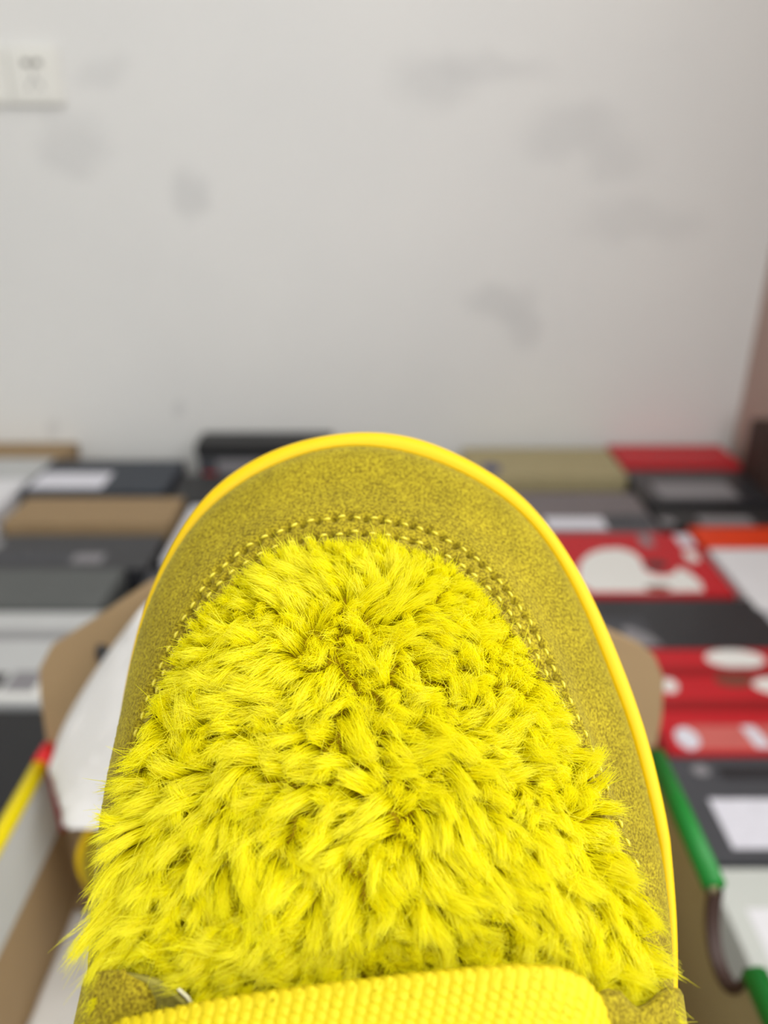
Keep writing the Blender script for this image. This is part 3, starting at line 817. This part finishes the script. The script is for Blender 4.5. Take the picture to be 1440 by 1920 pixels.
# --- the fur itself
def make_fur(name, count, parent):
    Nd = grid_normals(D)
    a = D[:-1, :-1]; b = D[1:, :-1]; c = D[:-1, 1:]
    ar = np.linalg.norm(np.cross(b - a, c - a), axis=2).ravel()
    vmid = a[:, :, 1].ravel(); umid = a[:, :, 0].ravel()
    wgt = ar.copy()
    wgt[vmid < -62] = 0                                   # fur ends under the laces
    def sample(n):
        k = rng.choice(len(wgt), n, p=wgt / wgt.sum())
        i, j = np.divmod(k, D.shape[1] - 1)
        fu = rng.random(n)[:, None]; fv = rng.random(n)[:, None]
        P = (D[i, j] * (1 - fu) + D[i + 1, j] * fu) * (1 - fv) + (D[i, j + 1] * (1 - fu) + D[i + 1, j + 1] * fu) * fv
        return P, Nd[i, j]
    nc = 1900
    Cc, Cn = sample(nc)
    R, Rn = sample(count)
    own = np.zeros(count, int)
    for s in range(0, count, 4000):
        d = ((R[s:s + 4000, None, :] - Cc[None]) ** 2).sum(2)
        own[s:s + 4000] = d.argmin(1)
    # distance of a tuft from the fur edge
    ed = np.sqrt(((Cc[:, None, :2] - R_fur[None, ::4, :2]) ** 2).sum(2)).min(1)
    near = np.clip(1 - ed / 7.0, 0, 1)
    toe = np.clip((Cc[:, 1] + 1.0) / 15.0, 0, 1)
    # combing direction: out from a crown near the middle, falling towards the ankle
    def flow(P):
        d = P[:, :2] - np.array([0.0, 14.0])
        r = np.linalg.norm(d, axis=1)[:, None] + 14.0
        f = d / r
        f[:, 1] -= 0.30
        return np.c_[f, np.zeros(len(P))]
    def swirl(P):                                          # slow wandering of the pile
        x, y = P[:, 0], P[:, 1]
        return np.c_[np.sin(x * 0.17 + 1.3 * np.sin(y * 0.13)) + 0.7 * np.sin(y * 0.35 + 0.7), np.cos(y * 0.22 + 1.1 * np.sin(x * 0.18 + 2)) + 0.7 * np.sin(x * 0.41), 0 * x]
    cd = flow(Cc) * 0.60 + 0.34 * swirl(Cc) + rng.normal(0, 0.34, (nc, 3))
    cd -= Cn * (cd * Cn).sum(1)[:, None]
    cd *= (1 - 0.85 * near * toe)[:, None]
    cd[:, 0] -= 0.12 * toe * near                          # toe edge brushed sideways
    side = np.clip(1 - ed / 12.0, 0, 1) * np.clip((4.0 - Cc[:, 1]) / 25.0, 0, 1)
    side *= np.where(Cc[:, 0] > 0, 0.25, 1.0)
    cd += flow(Cc) * (0.30 * side)[:, None]
    cn_ = np.linalg.norm(cd, axis=1)
    lim = 0.85 - 0.35 * near * (Cc[:, 0] > 0)
    cd *= np.minimum(1, lim / (cn_ + 1e-6))[:, None]
    clen = rng.uniform(5.0, 8.6, nc) * (1 - 0.35 * near * toe) * (1 + 0.5 * side)
    lift = rng.uniform(0.55, 1.1, nc)
    tipc = Cc + Cn * (clen * 0.72 * lift)[:, None] + cd * (clen * 0.80)[:, None]
    midc = Cc + Cn * (clen * 0.52)[:, None] + cd * (clen * 0.20)[:, None]
    clump = rng.uniform(0.15, 0.75, count)[:, None] * np.ones((1, 3))
    stray = rng.random(count) < 0.12
    clump[stray] *= 0.3
    hl = rng.uniform(0.72, 1.08, count)[:, None]
    off_r = R - Cc[own]
    off_r -= Rn * (off_r * Rn).sum(1)[:, None]
    tip = Cc[own] + (tipc - Cc)[own] * hl + off_r * (1 - clump) + rng.normal(0, 0.40, (count, 3))
    tip[stray] += rng.normal(0, 1.3, (int(stray.sum()), 3))
    mid = Cc[own] + (midc - Cc)[own] * hl + off_r * (1 - 0.35 * clump) + rng.normal(0, 0.25, (count, 3))
    tip += (R - Cc[own] - off_r); mid += (R - Cc[own] - off_r)
    K = 7
    t = np.linspace(0, 1, K)[None, :, None]
    # quadratic through the control point keeps every hair a smooth bow
    H = (1 - t) ** 2 * R[:, None] + 2 * t * (1 - t) * (mid[:, None] * 1.0) + t ** 2 * tip[:, None]
    H += np.sin(t * math.pi * rng.uniform(1.0, 2.4, (count, 1, 1)) + rng.random((count, 1, 1)) * 6) * t * rng.normal(0, 0.20, (count, 1, 3))
    cu = bpy.data.hair_curves.new(name)
    cu.add_curves([K] * count)
    cu.position_data.foreach_set('vector', (H * MM).astype(np.float32).ravel())
    rad = np.tile(np.array([0.050, 0.050, 0.048, 0.044, 0.038, 0.030, 0.010]) * MM, count).astype(np.float32)
    at = cu.attributes.get('radius') or cu.attributes.new('radius', 'FLOAT', 'POINT')
    at.data.foreach_set('value', rad)
    cu.materials.append(M['fur'])
    o = bpy.data.objects.new(name, cu); link(o, parent)
    o['kind'] = 'stuff'; o['label'] = 'fluffy bright yellow fur'
    return o
fur = make_fur('fur', 170000, shoe)

# --- eyestays of suede either side of the lace
def patch(name, top, low, mat, n=60, m=24, th=1.4, parent=None, bulge=0.0):
    a = smooth1(catmull(top, n), 6); b = catmull(low, n)
    P = np.zeros((n, m, 3))
    for j in range(m):
        k = j / (m - 1)
        P[:, j] = a * (1 - k) + b * k
        P[:, j, 2] += bulge * math.sin(math.pi * min(1.0, k * 1.3))
    P[:, :, 2] += rng.normal(0, 0.04, (n, m))
    o = grid_obj(name, P * MM, mat, parent or shoe)
    md = o.modifiers.new('thickness', 'SOLIDIFY'); md.thickness = th * MM; md.offset = -1
    return o
eye_l = patch('eyestay', [(-40.4, -34.8, 23), (-40.0, -32.8, 25), (-38.6, -30.4, 28), (-36.4, -28.6, 31), (-33.0, -27.6, 33.6), (-30.2, -28.4, 34.6), (-28.6, -31.0, 34.0)],
              [(-46.0, -62, 16), (-44, -62, 22), (-41.5, -62, 28), (-38, -62, 34), (-33, -62, 39), (-28, -62, 41.5), (-24, -62, 42.5)], M['suede'], bulge=1.0)
lin = patch('eyestay_lining', [(-32.0, -27.9, 33.6), (-29.6, -27.9, 34.6), (-27.4, -28.2, 35.2), (-25.2, -29.3, 35.6), (-23.2, -30.6, 35.8), (-21.6, -32.3, 35.6)],
            [(-30.4, -36, 33.8), (-28.6, -38, 34.0), (-26.4, -38, 34.2), (-24.2, -38, 34.4), (-22.2, -38, 34.6), (-20.6, -38, 34.6)], M['lining'], th=0.8, parent=eye_l, bulge=-0.6)
def tube(name, pts, r, mat, parent, seg=8):
    P = smooth1(catmull(pts, 40), 6)
    T_ = np.gradient(P, axis=0); T_ /= np.linalg.norm(T_, axis=1)[:, None]
    up_ = np.array([0, 0, 1.0]); A = np.cross(T_, up_); A /= np.linalg.norm(A, axis=1)[:, None]; B_ = np.cross(A, T_)
    q = np.linspace(0, 2 * math.pi, seg + 1)
    G_ = P[:, None] + r * (np.cos(q)[None, :, None] * A[:, None] + np.sin(q)[None, :, None] * B_[:, None])
    return grid_obj(name, G_ * MM, mat, parent)
o = tube('foam_edge', [(-24.6, -29.2, 35.9), (-23.2, -30.2, 36.1), (-22.2, -31.4, 36.1), (-21.4, -32.6, 36.0)], 0.28, M['white_foam'], eye_l); o['label'] = 'white raw foam edge'
tube('fold_seam', [(-32.8, -27.6, 34.2), (-31.4, -29.0, 34.9), (-30.6, -31.2, 35.1), (-30.4, -34.0, 35.2), (-30.6, -37.0, 35.4)], 0.45, M['suede'], eye_l)
eye_r = patch('eyestay', [(30.2, -31.2, 36.4), (31.6, -29.4, 36.6), (33.2, -28.8, 36.2), (34.6, -30.6, 35.4), (36.4, -32.0, 34.6), (38.6, -31.8, 33.6), (41.0, -30.9, 31.8), (43.6, -31.2, 28.6), (45.4, -33.4, 25.0)],
              [(25, -62, 42.5), (28, -62, 41.5), (31, -62, 40.5), (34, -62, 39), (37, -62, 37), (40, -62, 34.0), (43, -62, 30), (46, -62, 24), (48.5, -62, 18)], M['suede'], bulge=0.8)
for k in range(13):
    s = k / 12
    x = 35.4 + 9.0 * s; y = -34.9 + 0.8 * math.sin(s * 2.6); z = 36.2 - 8.2 * s ** 1.6
    o = bpy.data.objects.new('stitch', st_me); link(o, eye_r)
    o.location = Vector((x, y, z + 0.5)) * MM; o.rotation_euler = (0, 0.5 * s, 0.15 * (1 if k % 2 else -1))

# --- fat ribbed laces
def lace(top, low, name='lace'):
    n, m = 620, 72
    a = smooth1(catmull(top, n), 40); b = catmull(low, n)
    d = np.r_[0, np.cumsum(np.linalg.norm(np.diff(a, axis=0), axis=1))]
    P = np.zeros((n, m, 3))
    k = np.linspace(0, 1, m)
    wd_ = np.linalg.norm(a - b, axis=1)
    ribs = np.abs(np.sin(math.pi * d / 1.66)) ** 0.8                       # one rib every 1.7 mm
    for j in range(m):
        P[:, j] = a * (1 - k[j]) + b * k[j]
        crown = 1.5 * (1 - (2 * k[j] - 1) ** 4)
        cross = np.abs(np.sin(math.pi * (k[j] * wd_ / 0.95 + 0.25 * np.sin(2 * math.pi * d / 1.66))))
        h = 0.85 * ribs + 0.14 * cross * ribs
        P[:, j, 2] += crown + h
    # selvedge loops along the upper edge
    nub = 0.30 * np.abs(np.sin(math.pi * d / 0.83))
    for j in range(0, 6):
        P[:, j, 1] += nub * (1 - j / 6)
    P += rng.normal(0, 0.012, P.shape)
    under = P[:, ::-1].copy(); under[:, :, 2] -= (1.5 * (1 - (2 * k[::-1] - 1) ** 4) + 0.9)[None] 
    o = grid_obj(name, P * MM, M['lace'], shoe)
    md = o.modifiers.new('thickness', 'SOLIDIFY'); md.thickness = 1.2 * MM; md.offset = -1
    return o
top1 = [(-33.6, -36.0, 35.0), (-31.0, -32.9, 37.0), (-25.5, -31.2, 39.0), (-18.75, -29.6, 40.2), (-7.81, -27.9, 41.0), (5.72, -26.3, 41.4), (19.35, -25.3, 41.0), (25.0, -25.7, 40.2), (28.4, -27.2, 39.2), (30.6, -29.9, 37.7), (31.8, -33.6, 36.2), (32.0, -37.0, 35.4)]
low1 = [(-36, -43, 36), (-32, -43.5, 38), (-25, -43, 40.5), (-18, -42.0, 42), (-7, -40.6, 43), (5, -39.6, 43.5), (17, -39.0, 43), (22, -39.4, 42.2), (25, -40.4, 41), (27, -41.5, 39.5), (29, -42.5, 38), (30, -43.5, 37)]
lace(top1, low1)
for dv_, dw_ in ((-18, 7.5), (-36, 15)):
    lace([(x * 0.84, y + dv_, z + dw_) for x, y, z in top1], [(x * 0.84, y + dv_, z + dw_) for x, y, z in low1])

# --- quarters, heel and collar behind the laces (below the picture)
def quarter():
    H_ = heel_loop(R_seam[::2], -193.0, 2.5)
    sel = [i for i in range(len(H_)) if H_[i, 1] < -44]
    # order the points from the left side round the heel to the right side
    ptsL = sorted([i for i in sel if H_[i, 0] < 2], key=lambda i: -H_[i, 1]); ptsR = sorted([i for i in sel if H_[i, 0] >= 2], key=lambda i: H_[i, 1])
    Q = catmull(H_[ptsL + ptsR], 120)
    m = 20
    P = np.zeros((120, m, 3))
    for i in range(120):
        v = Q[i, 1]
        hgt = 30 + 32 * min(1, max(0, (-44 - v) / 70.0)) + (6 if v < -170 else 0)
        cx = 2.0
        for j in range(m):
            k = j / (m - 1)
            lean = 0.16 * k * k + 0.03 * math.sin(k * math.pi) * -1
            P[i, j] = (Q[i, 0] + (cx - Q[i, 0]) * lean, Q[i, 1] + (-120 - Q[i, 1]) * (0.08 * k * k if v < -120 else 0), -0.5 + hgt * k)
    o = grid_obj('quarter', P * MM, M['suede'], shoe)
    md = o.modifiers.new('thickness', 'SOLIDIFY'); md.thickness = 2.5 * MM
    tube('collar', [tuple(p) for p in P[:, -1]], 4.0, M['backing'], shoe, 12)
quarter()

# ------------------------------------------------------------------ the other shoe of the pair, lying on its side in the open box
mate = bpy.data.objects.new('fur_shoe', None); link(mate)
mate.empty_display_size = 0.05
tag(mate, 'other yellow shoe lying in the open box, only its toe showing', 'shoe', 'the pair of yellow shoes')
for ch in list(shoe.children):
    c = ch.copy(); link(c, mate)
# toe towards the left wall, sole against the back of the box
mv = Vector((-1, 0, 0)); mw = Vector((0, -1, 0)); mu = mv.cross(mw)
ml = Vector((-0.161 + 0.063, 0.287, 0.413))
mate.matrix_world = Matrix(((mu.x, mv.x, mw.x, ml.x), (mu.y, mv.y, mw.y, ml.y), (mu.z, mv.z, mw.z, ml.z), (0, 0, 0, 1)))
